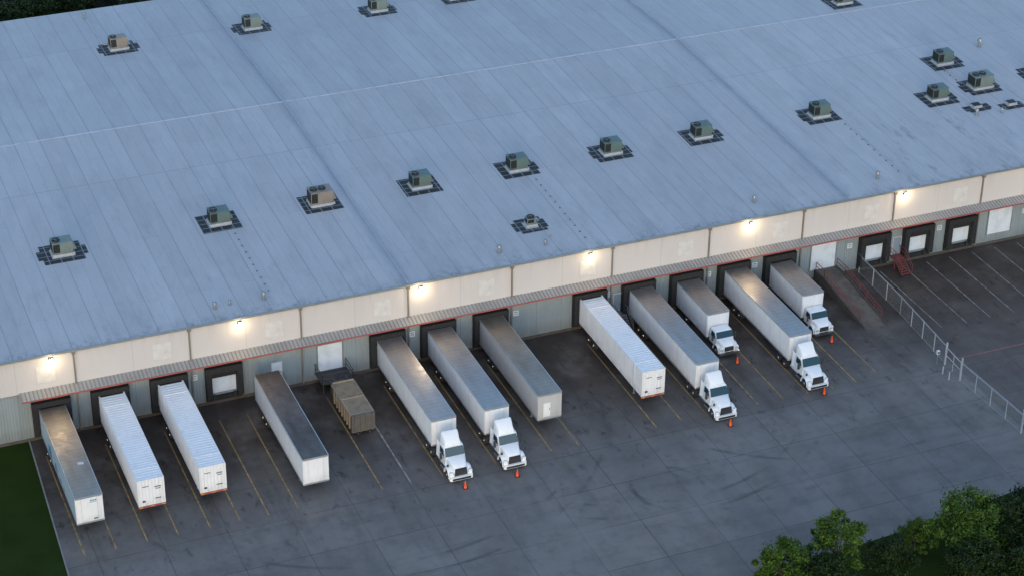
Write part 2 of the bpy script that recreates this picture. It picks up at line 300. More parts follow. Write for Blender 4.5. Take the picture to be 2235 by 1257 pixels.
def rollup(x0,x1,z0,z1):
    m=M().box(x0,x1,-.01,.035,z0,z1); z=z0+.05
    while z<z1-.1: m.box(x0,x1,-.03,-.01,z,z+.09); z+=.13
    d=obj("rollup_door",m.build("rollup_door",'door'),parent=B)
    obj("frame",M().box(x0-.12,x0,-.06,.03,z0,z1+.12).box(x1,x1+.12,-.06,.03,z0,z1+.12).box(x0,x1,-.06,.03,z1,z1+.12).build("frame",'galv'),parent=d)
rollup(24.8,27.4,1.25,4.35); rollup(82.4,85.5,1.3,4.5); rollup(105.6,108.7,1.3,4.5)
def mandoor(x,z0,mat='door'):
    d=obj("personnel_door",M().box(x,x+1.0,-.02,.035,z0,z0+2.15).build("personnel_door",mat),parent=B)
    obj("frame",M().box(x-.08,x,-.05,.03,z0,z0+2.23).box(x+1,x+1.08,-.05,.03,z0,z0+2.23).box(x,x+1,-.05,.03,z0+2.15,z0+2.23).build("frame",'louvre'),parent=d)
    obj("handle",M().box(x+.85,x+.92,-.1,-.02,z0+1,z0+1.12).build("handle",'chrome'),parent=d)
mandoor(19.9,1.2); mandoor(58.2,1.2,'doorblue'); mandoor(93.0,1.2,'doorblue')
sgm=M().box(-.3,.3,-.03,.035,3.2,3.8).box(-.2,.2,-.036,-.03,3.62,3.7,1).box(-.22,.22,-.036,-.03,3.45,3.5,1).box(-.18,.18,-.036,-.03,3.34,3.38,1).build("wall_sign",['door','dark'])
for x in (11.8,35.1,46.8,57.6,69.6,75.3,87.3,99.0,110.5): obj("wall_sign",sgm,(x,0,0),B)
body=M().loft([[(-.2,-.0,8.72),(.2,-.0,8.72),(.2,-.0,9.08),(-.2,-.0,9.08)],[(-.2,-.26,8.8),(.2,-.26,8.8),(.2,-.26,9.05),(-.2,-.26,9.05)]]).build("wall_lamp",'dark')
lens=M().box(-.17,.17,-.30,-.262,8.80,9.05).build("lamp_lens",'emit')
for x,pw in ((-2.2,1.),(16.8,.9),(36.1,1.15),(55.3,.75),(74.4,1.2),(93.8,1.1),(113,.9)):
    w=obj("wall_lamp",body,(x,0,0),B); obj("lamp_lens",lens,(0,0,0),w)
    l=bpy.data.lights.new("lamp_light",'POINT'); l.energy=135*pw; l.color=(1,.76,.44); l.shadow_soft_size=.14
    o=obj("lamp_light",l,(0,-.95,8.55),w)
# ------------------------------------------------------------------ rooftop
def ac_meshes(col,a=1.05,b=.72,h=1.15,fans=1):
    cb=M().box(-a-.05,a+.2,-b-.05,b+.05,0,.28).build("curb",'curb')
    bd=M().box(-a,a,-b,b,.3,.42+h); bd.box(-a-.03,a+.03,-b-.03,b+.03,.42+h,.46+h)
    for i in range(1,3): bd.box(-a+.0+i*.7-.01,-a+i*.7+.01,-b-.015,-b,.5,.36+h)
    bd=bd.build("housing",col)
    gr=M().box(-a-.02,-a,-b+.08,b-.08,.5,.34+h).box(-a+.06,-a+.75,-b-.025,-b-.002,.5,.34+h).build("coil_grille",'acdark')
    fl=[]
    for q in range(fans):
        fx=-a+.5+q*.95; fn=M().cyl((fx,0,.462+h),'z',.42,.14,20,0)
        for i in range(4):
            t=i*math.pi/2; fn.rod((fx,0,.62+h),(fx+.4*math.cos(t),.4*math.sin(t),.62+h),.015,4,1)
        fl.append(("fan",fn.build("fan",['acdark','galv'])))
    hd=M().loft([[(a+.003,-b+.1,.6),(a+.003,b-.1,.6),(a+.003,b-.1,.3+h),(a+.003,-b+.1,.3+h)],[(a+.38,-b+.1,.55),(a+.38,b-.1,.55),(a+.38,b-.1,.65),(a+.38,-b+.1,.65)]]).build("intake_hood",col)
    return [("curb",cb),("housing",bd,(0,0,0),[("coil_grille",gr)]+fl),("intake_hood",hd)]
ACM={c:ac_meshes(c) for c in ('acgreen','acgreen2','actan')}
ACB=ac_meshes('actan',1.25,.8,1.3,2); ACB2=ac_meshes('acgreen2',1.3,.85,1.25,2); ACS=ac_meshes('acgreen2',.5,.4,.55)
k=NT("walkway_pad_tiles"); gx=k.line(k.X,1.24,.09); gy=k.line(k.Y,.93,.09); f=k.math('MAXIMUM',gx,gy); c=k.mix(k.ramp(k.noise(1.5,4),.45,.7,0,.4),(.016,.022,.026),(.05,.06,.07)); k.base(k.mix(k.math('MULTIPLY',f,.6),c,(.3,.34,.4))); k.set(.85); MT['pad']=k.m
def padmesh(seed,w=2.2,hh=1.9,bw=.95):
    rr=random.Random(seed); a,b=[w+rr.choice([0,0,.3,.45]) for _ in range(2)]
    q=.9; m=M(); z1=.016
    xs=sorted({-a,-w,-w+bw,w-bw,w,b}); ys=sorted({-hh,-hh+bw,-q,q,hh-bw,hh})
    vi={}
    def vid(x,y):
        if (x,y) not in vi: vi[(x,y)]=len(m.v); m.v.append((x,y,z1))
        return vi[(x,y)]
    for i in range(len(xs)-1):
        for j in range(len(ys)-1):
            if xs[i+1]-xs[i]<1e-4 or ys[j+1]-ys[j]<1e-4: continue
            cx,cy=(xs[i]+xs[i+1])/2,(ys[j]+ys[j+1])/2
            inside=abs(cx)<w and abs(cy)<hh and not(abs(cx)<w-bw and abs(cy)<hh-bw)
            if inside or (abs(cy)<q and (cx<-w or cx>w)):
                m.f.append((vid(xs[i],ys[j]),vid(xs[i+1],ys[j]),vid(xs[i+1],ys[j+1]),vid(xs[i],ys[j+1]))); m.m.append(0)
    return m.build("walkway_pad",'pad',recalc=False)
tilt=math.atan(sl)
def ac(x,y,ms,desc,seed,w=2.15,hh=1.95,bw=.95):
    t=tilt if y<DR else -tilt
    r=thing("rooftop_air_conditioner",(x,y,rz(y)),desc,"air conditioner","air conditioners on the warehouse roof",rot=(t,0,0))
    parts(r,ms)
    thing("walkway_pad",(x,y,rz(y)),"ring of black rubber walkway pads around a rooftop air conditioner","roof pad","walkway pads on the warehouse roof",data=padmesh(seed,w,hh,bw),rot=(t,0,0))
G1="grey-green rooftop air conditioner with round fan on white curb"; G2="pale green rooftop air conditioner on white curb"; G3="tan rooftop air conditioner on white curb ringed by black pads"
for i,(x,y,mm,d) in enumerate([(2.9,18.0,ACM['acgreen2'],G2),(19.9,18.6,ACM['acgreen'],G1),(31.4,18.9,ACB,"large tan rooftop air conditioner with two fans beside expansion joint"),(42.9,18.8,ACM['acgreen'],G1),(54.5,18.8,ACM['acgreen'],G1),(66.1,18.8,ACM['acgreen'],G1),(77.6,18.8,ACM['acgreen'],G1),(93.2,18.8,ACM['acgreen'],G1),(108.9,17.9,ACM['acgreen'],G1),(115.6,18.9,ACB2,"large grey rooftop air conditioner beside roof hatches"),(114.8,26.2,ACM['acgreen'],G1),
    (20.5,67.3,ACM['actan'],G3),(37.9,67.6,ACM['acgreen2'],G2),(54.8,67.3,ACM['acgreen2'],G2),(65.9,67.6,ACM['acgreen'],G1),(112.1,46.5,ACM['acgreen'],G1),(2.4,67.0,ACM['actan'],G3),(124.5,19.5,ACM['acgreen'],G1)]):
    ac(x,y,mm,d,i)
ac(51.1,6.6,ACS,"small grey rooftop condenser on curb ringed by black pads",50,1.5,1.5,.75)
hat=M().box(-.6,.6,-.5,.5,.0,.3,0).box(-.5,.5,-.4,.4,.302,.36,1).build("roof_hatch",['curb','acdark'])
for x,y in ((112.2,14.4),(116.6,13.6)):
    thing("roof_hatch",(x,y,rz(y)),"low white curbed roof hatch among black pads","roof hatch","roof hatches on the warehouse",data=hat)
    thing("walkway_pad",(x,y,rz(y)),"ring of black rubber walkway pads around a roof hatch","roof pad","walkway pads on the warehouse roof",data=padmesh(int(x),1.4,1.3,.7))
vcap=M().cyl((0,0,.58),'z',.24,.22,14,r2=.2).cyl((0,0,.8),'z',.2,.08,14,r2=.06).build("vent_cap",'galv'); vpm=M().cyl((0,0,0),'z',.22,.08,14).cyl((0,0,.08),'z',.12,.5,12).build("vent_pipe",'galv')
for x,y,s in ((14.9,2.1,1),(16.5,2.3,.7),(20,2.1,1.2),(45.8,2.4,1.2),(51,2.2,.8),(52.2,3.6,.35),(76.2,2.8,1.1),(91.9,2.9,1.1),(121.7,28.5,1.4),(18.8,79.0,1),(111.0,12.4,1.1),(114.2,11.9,.8)):
    v=thing("roof_vent",(x,y,rz(y)),"small galvanised round vent pipe with cap on roof","roof vent","vents on the warehouse roof",data=vpm); v.scale=(s,s,s); obj("vent_cap",vcap,(0,0,0),v)
for x,ya,yb in ((20.9,17.,3.),(55.6,17.,1.5),(95.,17.,3.),(113.8,24.,20.)):
    pm=M().rod((0,ya,rz(ya)+.1),(0,yb,rz(yb)+.1),.018,6).build("gas_pipe",'curb'); t=thing("gas_pipe",(x,0,0),"thin conduit pipe on small support blocks across the roof","pipe","conduits on the warehouse roof",data=pm)
    bl=M(); yy=ya
    while yy>yb: bl.box(-.08,.08,yy-.05,yy+.05,rz(yy)-.0,rz(yy)+.09); yy-=1.35
    obj("support_block",bl.build("support_block",'dark'),parent=t,kind="stuff")
thing("gas_pipe",(0,0,0),"thin white conduit leading to a tan air conditioner","pipe","conduits on the warehouse roof",data=M().rod((18.9,79,rz(79)+.12),(18.9,69,rz(69)+.12),.04,6).rod((18.9,69,rz(69)+.12),(20.2,68.4,rz(68)+.12),.04,6).build("gas_pipe",'ridge'))
# ------------------------------------------------------------------ wheels
def wheel_meshes(r=.5,w=.3):
    ty=M().cyl((-w/2,0,0),'x',r*.94,.04,24).cyl((-w/2+.04,0,0),'x',r,w-.08,24).cyl((w/2-.04,0,0),'x',r*.94,.04,24).build("wheel",'black')
    rm=M().cyl((-w/2-.015,0,0),'x',r*.55,w+.03,18).cyl((-w/2-.06,0,0),'x',r*.2,w+.12,12).build("rim",'chrome')
    return ty,rm
WS=wheel_meshes(.5,.28); WD=wheel_meshes(.5,.6)
def wheel(root,kind,x,y):
    w=obj("wheel",kind[0],(x,y,.5),root); obj("rim",kind[1],(0,0,0),w)
def rr_ring(x0,x1,y0,y1,z,r,n=3):
    P=[]
    for cx,cy,a0 in ((x1-r,y1-r,0),(x0+r,y1-r,90),(x0+r,y0+r,180),(x1-r,y0+r,270)):
        for i in range(n+1):
            a=math.radians(a0+90*i/n); P.append((cx+r*math.cos(a),cy+r*math.sin(a),z))
    return P
GEAR=sided(lambda m,sx:m.box(sx*.85-.07,sx*.85+.07,2.55,2.7,.05,1.19).box(sx*.85-.16,sx*.85+.16,2.5,2.75,0.0,.06),"landing_gear",'galv')
def trailer(xc,yf,length,roofmat,label,front='plain',sidemat='trailer_white',zt=4.1):
    W2=1.3; Ln=length
    t=thing("semi_trailer",(xc,yf,0),label,"trailer","trailers parked at the loading docks")
    obj("body",M().loft([rr_ring(-W2,W2,0,Ln,z,.07) for z in (1.2,zt-.03)]).build("body",sidemat,smooth=35),parent=t)
    obj("roof",M().loft([rr_ring(-W2+.05,W2-.05,.05,Ln-.05,z,.05) for z in (zt-.028,zt)]).build("roof",roofmat),parent=t)
    rl=M().box(-W2-.015,-W2+.05,.06,Ln,zt-.1,zt+.012).box(W2-.05,W2+.015,.06,Ln,zt-.1,zt+.012).box(-W2+.05,W2-.05,-.018,.05,zt-.14,zt+.012).box(-W2-.015,-W2-.001,.06,Ln,1.15,1.35).box(W2+.001,W2+.015,.06,Ln,1.15,1.35).box(-W2+.06,W2-.06,-.015,-.001,1.15,1.33)
    obj("rail",rl.build("rail",'silver'),parent=t)
    ps=M(); yy=1.2
    while yy<Ln-.5:
        for sx in (-1,1): ps.box(sx*(W2+.001),sx*(W2+.006),yy-.025,yy+.025,1.36,zt-.12)
        yy+=1.22
    obj("side_post",ps.build("side_post",sidemat),parent=t,kind="stuff")
    fr=M()
    for x in (-.75,.75): fr.box(x-.012,x+.012,-.008,-.001,1.36,zt-.16,1)
    fr.box(-1.05,-.85,-.05,-.018,zt-.13,zt-.07,2).box(.85,1.05,-.05,-.018,zt-.13,zt-.07,2)
    if front=='logo':
        for i,(x,w_) in enumerate(((.1,.10),(.24,.12),(.40,.1),(.55,.14))): fr.box(x,x+w_,-.012,-.002,zt-.55,zt-.4,3)
        fr.box(0,.7,-.012,-.002,zt-.68,zt-.63,3).box(.3,.7,-.012,-.002,1.5,1.62,4)
    if front=='patched':
        fr.box(-.7,.05,-.012,-.002,1.5,3.1,0).box(-.05,.0,-.02,-.013,2.2,2.5,4)
    obj("front_panel",fr.build("front_panel",['trailer_white','silver','amber','teal','dark','galv']),parent=t,kind="stuff")
    obj("chassis",M().box(-.5,-.38,.6,Ln-.3,1.0,1.19).box(.38,.5,.6,Ln-.3,1.0,1.19).box(-1.2,1.2,Ln-.25,Ln-.12,.95,1.15).box(-.45,.45,Ln-4.6,Ln-1.8,.7,1.0).box(-1.1,1.1,Ln-3.75,Ln-3.6,.42,.56).box(-1.1,1.1,Ln-2.5,Ln-2.35,.42,.56).build("chassis",'dark'),parent=t)
    for nm,me in GEAR: obj(nm,me,(0,0,0),t)
    obj("rear_bumper",M().box(-1.15,1.15,Ln-.14,Ln-.05,.5,.62).box(-.7,-.6,Ln-.12,Ln-.06,.62,1.15).box(.6,.7,Ln-.12,Ln-.06,.62,1.15).build("rear_bumper",'dark'),parent=t)
    for yy in (Ln-3.7,Ln-2.45):
        for sx in (-.98,.98): wheel(t,WD,sx,yy)
    return t
def corr(n,p,d):
    out=[]
    for i in range(n): out+=[(i*p,0),(i*p+p*.35,0),(i*p+p*.5,d),(i*p+p*.85,d)]
    out.append((n*p,0)); return out
def container(xc,yf,Ln,label):
    t=thing("container_trailer",(xc,yf,0),label,"container","containers parked at the loading docks")
    z0,z1=1.2,4.1; W2=1.3; m=M()
    n=int(Ln/.42); p=(Ln-.3)/n; prof=corr(n,p,.04)
    for sx in (-1,1):
        vs=[]
        for a,d in prof: vs+= [(sx*(W2-.045+d),.15+a,z0+.12),(sx*(W2-.045+d),.15+a,z1-.1)]
        m.add(vs,[(2*i,2*i+2,2*i+3,2*i+1) for i in range(len(prof)-1)])
    vs=[]
    for a,d in prof: vs+=[(-W2+.06,.15+a,z1-.06+d*.9),(W2-.06,.15+a,z1-.06+d*.9)]
    m.add(vs,[(2*i,2*i+1,2*i+3,2*i+2) for i in range(len(prof)-1)])
    nf=7; pf=(2*W2-.3)/nf; pr=corr(nf,pf,.04); vs=[]
    for a,d in pr: vs+=[(-W2+.15+a,.05-d,z0+.12),(-W2+.15+a,.05-d,z1-.1)]
    m.add(vs,[(2*i,2*i+2,2*i+3,2*i+1) for i in range(len(pr)-1)])
    obj("body",m.build("body",'trailer_white',recalc=False),parent=t)
    f=M()
    for sx in (-1,1):
        a,b=sorted((sx*W2,sx*(W2-.15))); f.box(a,b,0,.15,z0,z1).box(a,b,Ln-.15,Ln,z0,z1)
        a,b=sorted((sx*W2,sx*(W2-.08))); f.box(a,b,.15,Ln-.15,z1-.1,z1-.012).box(a,b,.15,Ln-.15,z0,z0+.13)
        for yy in (2.,Ln-2.): f.box(a-.004,b+.004,yy-.12,yy+.12,z0-.004,z1+.003)
    f.box(-W2+.15,W2-.15,0,.1,z1-.1,z1-.004).box(-W2+.15,W2-.15,0,.1,z0,z0+.13).box(-W2+.08,W2-.08,1.9,2.12,z1-.09,z1-.002).box(-W2+.08,W2-.08,Ln-2.1,Ln-1.9,z1-.09,z1-.002)
    obj("frame",f.build("frame",'trailer_white'),parent=t)
    mk=M().box(.35,.95,-.006,.0,z1-1.0,z1-.9,0).box(.45,.9,-.006,.0,z1-1.2,z1-1.13,0).box(-.9,-.6,-.006,.0,1.6,1.8,1).box(.3,.9,-.006,0,1.8,1.9,0).box(-.8,-.2,-.006,.0,z1-.8,z1-.72,0)
    obj("marking",mk.build("marking",['greybox','dark']),parent=t,kind="stuff")
    obj("bolster",M().box(-1.3,1.3,-.06,.22,1.02,1.19,0).box(-1.25,-.9,-.07,-.06,1.05,1.15,1).box(.9,1.25,-.07,-.06,1.05,1.15,1).box(-.2,.2,-.07,-.06,1.05,1.12,1).build("bolster",['redfascia','amber']),parent=t)
    obj("chassis",M().box(-.5,-.38,.2,Ln-.1,.9,1.18).box(.38,.5,.2,Ln-.1,.9,1.18).box(-1.25,1.25,Ln-.25,Ln-.05,.95,1.18).box(-1.1,1.1,Ln-3.75,Ln-3.6,.42,.56).box(-1.1,1.1,Ln-2.5,Ln-2.35,.42,.56).build("chassis",'redfascia'),parent=t)
    for nm,me in GEAR: obj(nm,me,(0,0,0),t)
    for yy in (Ln-3.7,Ln-2.45):
        for sx in (-.98,.98): wheel(t,WD,sx,yy)
    return t
t1=trailer(-2.75,-17.1,16.,'roof_tan',"box trailer with blue-grey side, tan metal roof and blue graphics at dock",'logo')
obj("side_panel",M().box(-1.309,-1.3065,.2,15.8,1.37,3.97).build("side_panel",'blueside'),parent=t1)
gm=M()
for i,(a,b,c,d) in enumerate(((10.5,12.5,1.5,2.6),(8.2,9.6,1.5,2.3),(6.3,7.4,1.5,1.9),(5,5.6,1.45,1.7))): gm.add([(-1.313,a,c),(-1.313,b,c),(-1.313,b-.4,d),(-1.313,a+.5,d+.3)],[(0,1,2,3)])
obj("graphic",gm.build("graphic",'bluegfx'),parent=t1)
obj("paper_sheet",M().poly([(.2,5.4,4.106),(.75,5.3,4.106),(.8,5.7,4.106),(.25,5.8,4.106)]).build("paper_sheet",'door'),parent=t1)
container(3.2,-16.45,15.6,"white corrugated shipping container on red chassis with worn markings")
container(9.15,-16.4,15.5,"white corrugated shipping container with small sign on red chassis")
trailer(18.6,-18.7,16.15,'roof_dark',"white box trailer with dark weathered roof parked detached from dock")
trailer(32.25,-16.95,16.1,'roof_grey',"white box trailer with grey metal roof hitched to white tractor")
trailer(37.8,-17.0,16.1,'roof_grey',"white box trailer with grey metal roof hitched to tractor")
trailer(43.65,-16.6,15.8,'roof_tan',"old trailer with tan roof and patched silver front",'patched','trailer_grey')
container(55.15,-16.4,15.6,"bright white corrugated container on chassis backed to loading dock")
trailer(60.95,-17.0,16.1,'roof_grey',"white box trailer with brown-grey roof hitched to tractor")
trailer(72.45,-15.65,14.8,'roof_grey',"white box trailer with lamp reflection on roof hitched to tractor")
# ------------------------------------------------------------------ tractor
def ring_xz(y,wb,wt,z0,z1,r=.12,n=3):
    P=[]
    for cx,cz,a0 in ((wt-r,z1-r,0),(-wt+r,z1-r,90),(-wb+r,z0+r,180),(wb-r,z0+r,270)):
        for i in range(n+1):
            a=math.radians(a0+90*i/n); P.append((cx+r*math.cos(a),y,cz+r*math.sin(a)))
    return P
def fender_fn(yc,ri,ro,x1,fy0,fy1):
    def fn(fd,sx):
        rings=[]
        for a in np.linspace(-8,188,12):
            t=math.radians(a); pt=lambda r,x:(sx*x,yc+r*math.cos(t),.5+r*math.sin(t))
            rings.append([pt(ri,.72),pt(ri,x1-.02),pt(ri+.08,x1),pt(ro-.04,x1-.14),pt(ro,.8),pt(ro-.04,.72)])
        fd.loft(rings); fd.box(sx*.7,sx*(x1-.06),fy0,fy1,.62,1.1)
    return fn
def tractor_parts():
    P=[]; A=lambda n,m:P.append((n,m))
    A("cab",M().loft([ring_xz(0,1.1,1.02,.95,2.78),ring_xz(-1.0,1.12,1.02,.95,2.8),ring_xz(-1.2,1.12,1.0,.95,2.74),ring_xz(-1.72,1.1,.98,.95,1.98,.1)]).build("cab",'white',smooth=40))
    A("hood",M().loft([ring_xz(-1.721,1.0,.93,.85,1.97,.14),ring_xz(-2.2,.98,.86,.8,1.9,.18),ring_xz(-2.75,.9,.74,.75,1.74,.22),ring_xz(-3.1,.8,.62,.72,1.52,.2),ring_xz(-3.22,.72,.56,.75,1.38,.16)]).build("hood",'white',smooth=60))
    P+=sided(fender_fn(-2.4,.60,.84,1.22,-3.25,-3.02),"fender",'white',50)
    A("bumper",M().loft([rr_ring(-1.19,1.19,-3.5,-3.05,z,.16) for z in (.3,.68)]).build("bumper",'white',smooth=40))
    A("bumper_intake",M().box(-.95,.95,-3.515,-3.502,.34,.58).build("bumper_intake",'black'))
    g=M().loft([[(-.68,-3.24,.70),(.68,-3.24,.70),(.58,-3.2,1.48),(-.58,-3.2,1.48)],[(-.68,-3.28,.70),(.68,-3.28,.70),(.58,-3.24,1.48),(-.58,-3.24,1.48)]],0)
    for z in (.86,1.0,1.14,1.28): g.box(-.54,.54,-3.31,-3.262,z-.014,z+.014,1)
    A("grille",g.build("grille",['black','chrome']))
    P+=sided(lambda m,sx:m.loft([[(sx*.72,-3.26,.85),(sx*1.14,-3.10,.9),(sx*1.1,-3.05,1.16),(sx*.70,-3.24,1.1)],[(sx*.72,-3.3,.87),(sx*1.15,-3.14,.92),(sx*1.11,-3.09,1.14),(sx*.70,-3.28,1.08)]]),"headlight",'lens')
    A("windshield",M().loft([[(-1.0,-1.735,2.0),(1.0,-1.735,2.0),(.92,-1.235,2.7),(-.92,-1.235,2.7)],[(-1.0,-1.76,2.01),(1.0,-1.76,2.01),(.92,-1.26,2.71),(-.92,-1.26,2.71)]]).build("windshield",'glass'))
    P+=sided(lambda m,sx:m.loft([[(sx*1.075,-.35,1.95),(sx*1.075,-1.45,1.95),(sx*1.04,-1.15,2.58),(sx*1.04,-.35,2.58)],[(sx*1.10,-.35,1.95),(sx*1.10,-1.45,1.95),(sx*1.055,-1.15,2.58),(sx*1.055,-.35,2.58)]]),"side_window",'glass')
    A("roof_fairing",M().loft([ring_xz(-.02,.98,.86,2.7,3.85,.16),ring_xz(-.25,.98,.84,2.7,3.78,.16),ring_xz(-.8,.95,.78,2.7,3.25,.14),ring_xz(-1.15,.9,.8,2.7,2.9,.08)]).build("roof_fairing",'white',smooth=50))
    P+=sided(lambda m,sx:m.add([(sx*1.1,0,1.1),(sx*1.18,.4,1.1),(sx*1.12,.4,2.9),(sx*1.0,0,2.75)],[(0,1,2,3)]),"side_fairing",'white')
    A("chassis",M().box(-.42,-.32,-3.0,4.2,.7,.95).box(.32,.42,-3.0,4.2,.7,.95).box(-.5,.5,1.9,2.9,.951,1.16).box(-.32,.32,.3,.5,.7,.9).box(-.32,.32,3.9,4.1,.7,.9).box(-1.1,1.1,1.7,1.82,.42,.56).box(-1.1,1.1,3.0,3.12,.42,.56).box(-.45,.45,.2,1.2,.952,.975).box(-1.0,1.0,-2.46,-2.34,.44,.54).build("chassis",'dark'))
    P+=sided(lambda m,sx:m.cyl((sx*.82,-.9,.68),'y',.31,1.7,18),"fuel_tank",'chrome',40)
    P+=sided(lambda m,sx:m.box(sx*.95,sx*1.18,-1.5,-.6,.45,.5),"step",'galv')
    P+=sided(lambda mi,sx:mi.box(sx*1.3,sx*1.5,-1.55,-1.38,1.75,2.45).rod((sx*1.05,-1.35,2.5),(sx*1.4,-1.45,2.42),.025).rod((sx*1.05,-1.4,1.85),(sx*1.4,-1.45,1.85),.025),"mirror",'dark')
    P+=sided(lambda mi,sx:mi.rod((sx*.95,-2.6,1.5),(sx*1.2,-2.85,1.75),.02).box(sx*1.13,sx*1.3,-2.9,-2.82,1.7,1.95),"hood_mirror",'dark')
    A("exhaust_stack",M().cyl((.75,.25,.9),'z',.08,2.2,10).build("exhaust_stack",'chrome'))
    return P
TP=tractor_parts(); mkm=M().box(-.05,.05,-1.12,-1.0,2.88,2.95).build("marker_light",'amber')
def tractor(x,ybump,label):
    t=thing("semi_truck_tractor",(x,ybump+3.5,0),label,"truck","tractors hitched to docked trailers")
    for nm,me in TP: obj(nm,me,(0,0,0),t)
    for q in (-.55,0,.55): obj("marker_light",mkm,(q,0,0),t)
    for sx in (-1.0,1.0): wheel(t,WS,sx,-2.4)
    for yy in (1.76,3.06):
        for sx in (-.93,.93): wheel(t,WD,sx,yy)
for x,yb in ((32.15,-22.1),(37.75,-22.1),(60.85,-21.9),(72.3,-20.3)):
    tractor(x,yb,"white day cab tractor with roof fairing hitched to a box trailer")
def boxtruck(x,yb,label,roofm):
    t=thing("box_truck",(x,yb,0),label,"truck","box trucks backed to the loading docks")
    cab=M().loft([ring_xz(2.7,1.08,.98,.75,2.35),ring_xz(1.75,1.08,.98,.75,2.38),ring_xz(1.6,1.08,.97,.75,2.33),ring_xz(1.15,1.05,.97,.75,1.72,.08)]).build("cab",'white',smooth=40)
    hood=M().loft([ring_xz(1.149,1.0,.92,.7,1.71,.12),ring_xz(.6,.95,.84,.65,1.58,.18),ring_xz(.25,.85,.7,.6,1.4,.18),ring_xz(.14,.78,.62,.6,1.25,.12)]).build("hood",'white',smooth=60)
    bx=M().loft([rr_ring(-1.3,1.3,2.9,10.3,z,.09) for z in (1.05,3.77)]).build("cargo_box",'trailer_white',smooth=35)
    rf=M().loft([rr_ring(-1.26,1.26,2.94,10.26,z,.07) for z in (3.772,3.80)]).build("roof",roofm)
    rail=M().box(-1.31,-1.24,2.96,10.3,3.70,3.815).box(1.24,1.31,2.96,10.3,3.70,3.815).box(-1.24,1.24,2.88,2.95,3.66,3.815).box(-1.315,-1.301,2.96,10.3,1.0,1.15).box(1.301,1.315,2.96,10.3,1.0,1.15).build("rail",'silver')
    parts(t,[("cab",cab),("hood",hood),("cargo_box",bx,(0,0,0),[("roof",rf),("rail",rail)]),
     ("bumper",M().loft([rr_ring(-1.15,1.15,-.12,.2,z,.1) for z in (.35,.62)]).build("bumper",'chrome')),
     ("grille",M().loft([[(-.55,.13,.68),(.55,.13,.68),(.5,.13,1.2),(-.5,.13,1.2)],[(-.55,.09,.68),(.55,.09,.68),(.5,.09,1.2),(-.5,.09,1.2)]],0).box(-.5,.5,.06,.088,.8,.84,1).box(-.5,.5,.06,.088,.92,.96,1).box(-.5,.5,.06,.088,1.04,1.08,1).build("grille",['black','chrome'])),
     ("windshield",M().loft([[(-.98,1.135,1.74),(.98,1.135,1.74),(.9,1.565,2.29),(-.9,1.565,2.29)],[(-.98,1.11,1.75),(.98,1.11,1.75),(.9,1.54,2.3),(-.9,1.54,2.3)]]).build("windshield",'glass')),
     ("chassis",M().box(-.42,-.32,.2,10.2,.7,1.0).box(.32,.42,.2,10.2,.7,1.0).box(-1.1,1.1,7.7,7.85,.42,.56).box(-1.0,1.0,.95,1.05,.44,.54).box(-1.15,-.6,3.2,4.4,.5,.95).build("chassis",'dark'))]
     +sided(fender_fn(1.0,.58,.78,1.18,.14,.4),"fender",'white',50)
     +sided(lambda m,sx:m.box(sx*.66,sx*1.02,.08,.138,.78,1.0),"headlight",'lens')
     +sided(lambda m,sx:m.loft([[(sx*1.05,1.35,1.65),(sx*1.05,2.35,1.65),(sx*1.01,2.3,2.2),(sx*1.01,1.65,2.2)],[(sx*1.08,1.35,1.65),(sx*1.08,2.35,1.65),(sx*1.03,2.3,2.2),(sx*1.03,1.65,2.2)]]),"side_window",'glass')
     +sided(lambda m,sx:m.box(sx*1.25,sx*1.42,1.4,1.5,1.45,2.05).rod((sx*1.05,1.5,2.0),(sx*1.3,1.45,1.95),.02),"mirror",'dark'))
    for sx in (-1,1): wheel(t,WS,sx*.98,1.0); wheel(t,WD,sx*.95,7.78)
boxtruck(66.7,-11.05,"white box truck with grey cargo roof backed to dock",'roof_grey')
boxtruck(78.05,-11.2,"white box truck with tan cargo roof backed to dock beside ramp",'roof_pale')
# ------------------------------------------------------------------ compactor
t=thing("waste_compactor",(26.05,-10.6,0),"weathered brown roll-off compactor container below a dock platform","dumpster")
m=M().loft([[(-1.12,.15,.35),(1.12,.15,.35),(1.12,.15,2.2),(-1.12,.15,2.2)],[(-1.12,6.3,.35),(1.12,6.3,.35),(1.12,6.3,2.35),(-1.12,6.3,2.35)]])
rbm=M()
for y_ in (.7,1.5,2.3,3.1,3.9,4.7,5.5):
    for sx in (-1,1): rbm.box(sx*1.121,sx*1.25,y_,y_+.14,.36,2.1)
for sx in (-1,1): rbm.box(sx*1.121,sx*1.26,.15,6.3,2.1,2.24)
rbm.box(-1.12,1.12,3.1,3.24,2.2,2.36).box(-1.12,1.12,.15,.28,2.15,2.3).box(-1.12,1.12,6.18,6.3,2.3,2.45)
parts(t,[("body",m.build("body",'tan')),("end_door",M().box(-1.22,1.22,-.1,.148,.3,2.28).box(-.95,-.83,-.2,-.1,.3,2.25).box(-.35,-.23,-.2,-.1,.3,2.25).box(.23,.35,-.2,-.1,.3,2.25).box(.83,.95,-.2,-.1,.3,2.25).build("end_door",'greybox')),
 ("skid",M().box(-.7,-.5,-.3,6.2,.12,.34).box(.5,.7,-.3,6.2,.12,.34).box(-.5,.5,3,3.2,.12,.34).build("skid",'dark')),
 ("compactor_head",M().box(-.9,.9,6.31,7.7,.3,1.7).box(-.75,-.67,6.4,7.6,1.7,2.2).box(.67,.75,6.4,7.6,1.7,2.2).build("compactor_head",'greybox'))])
obj("rib",rbm.build("rib",'tanrib'),parent=t,kind="stuff")
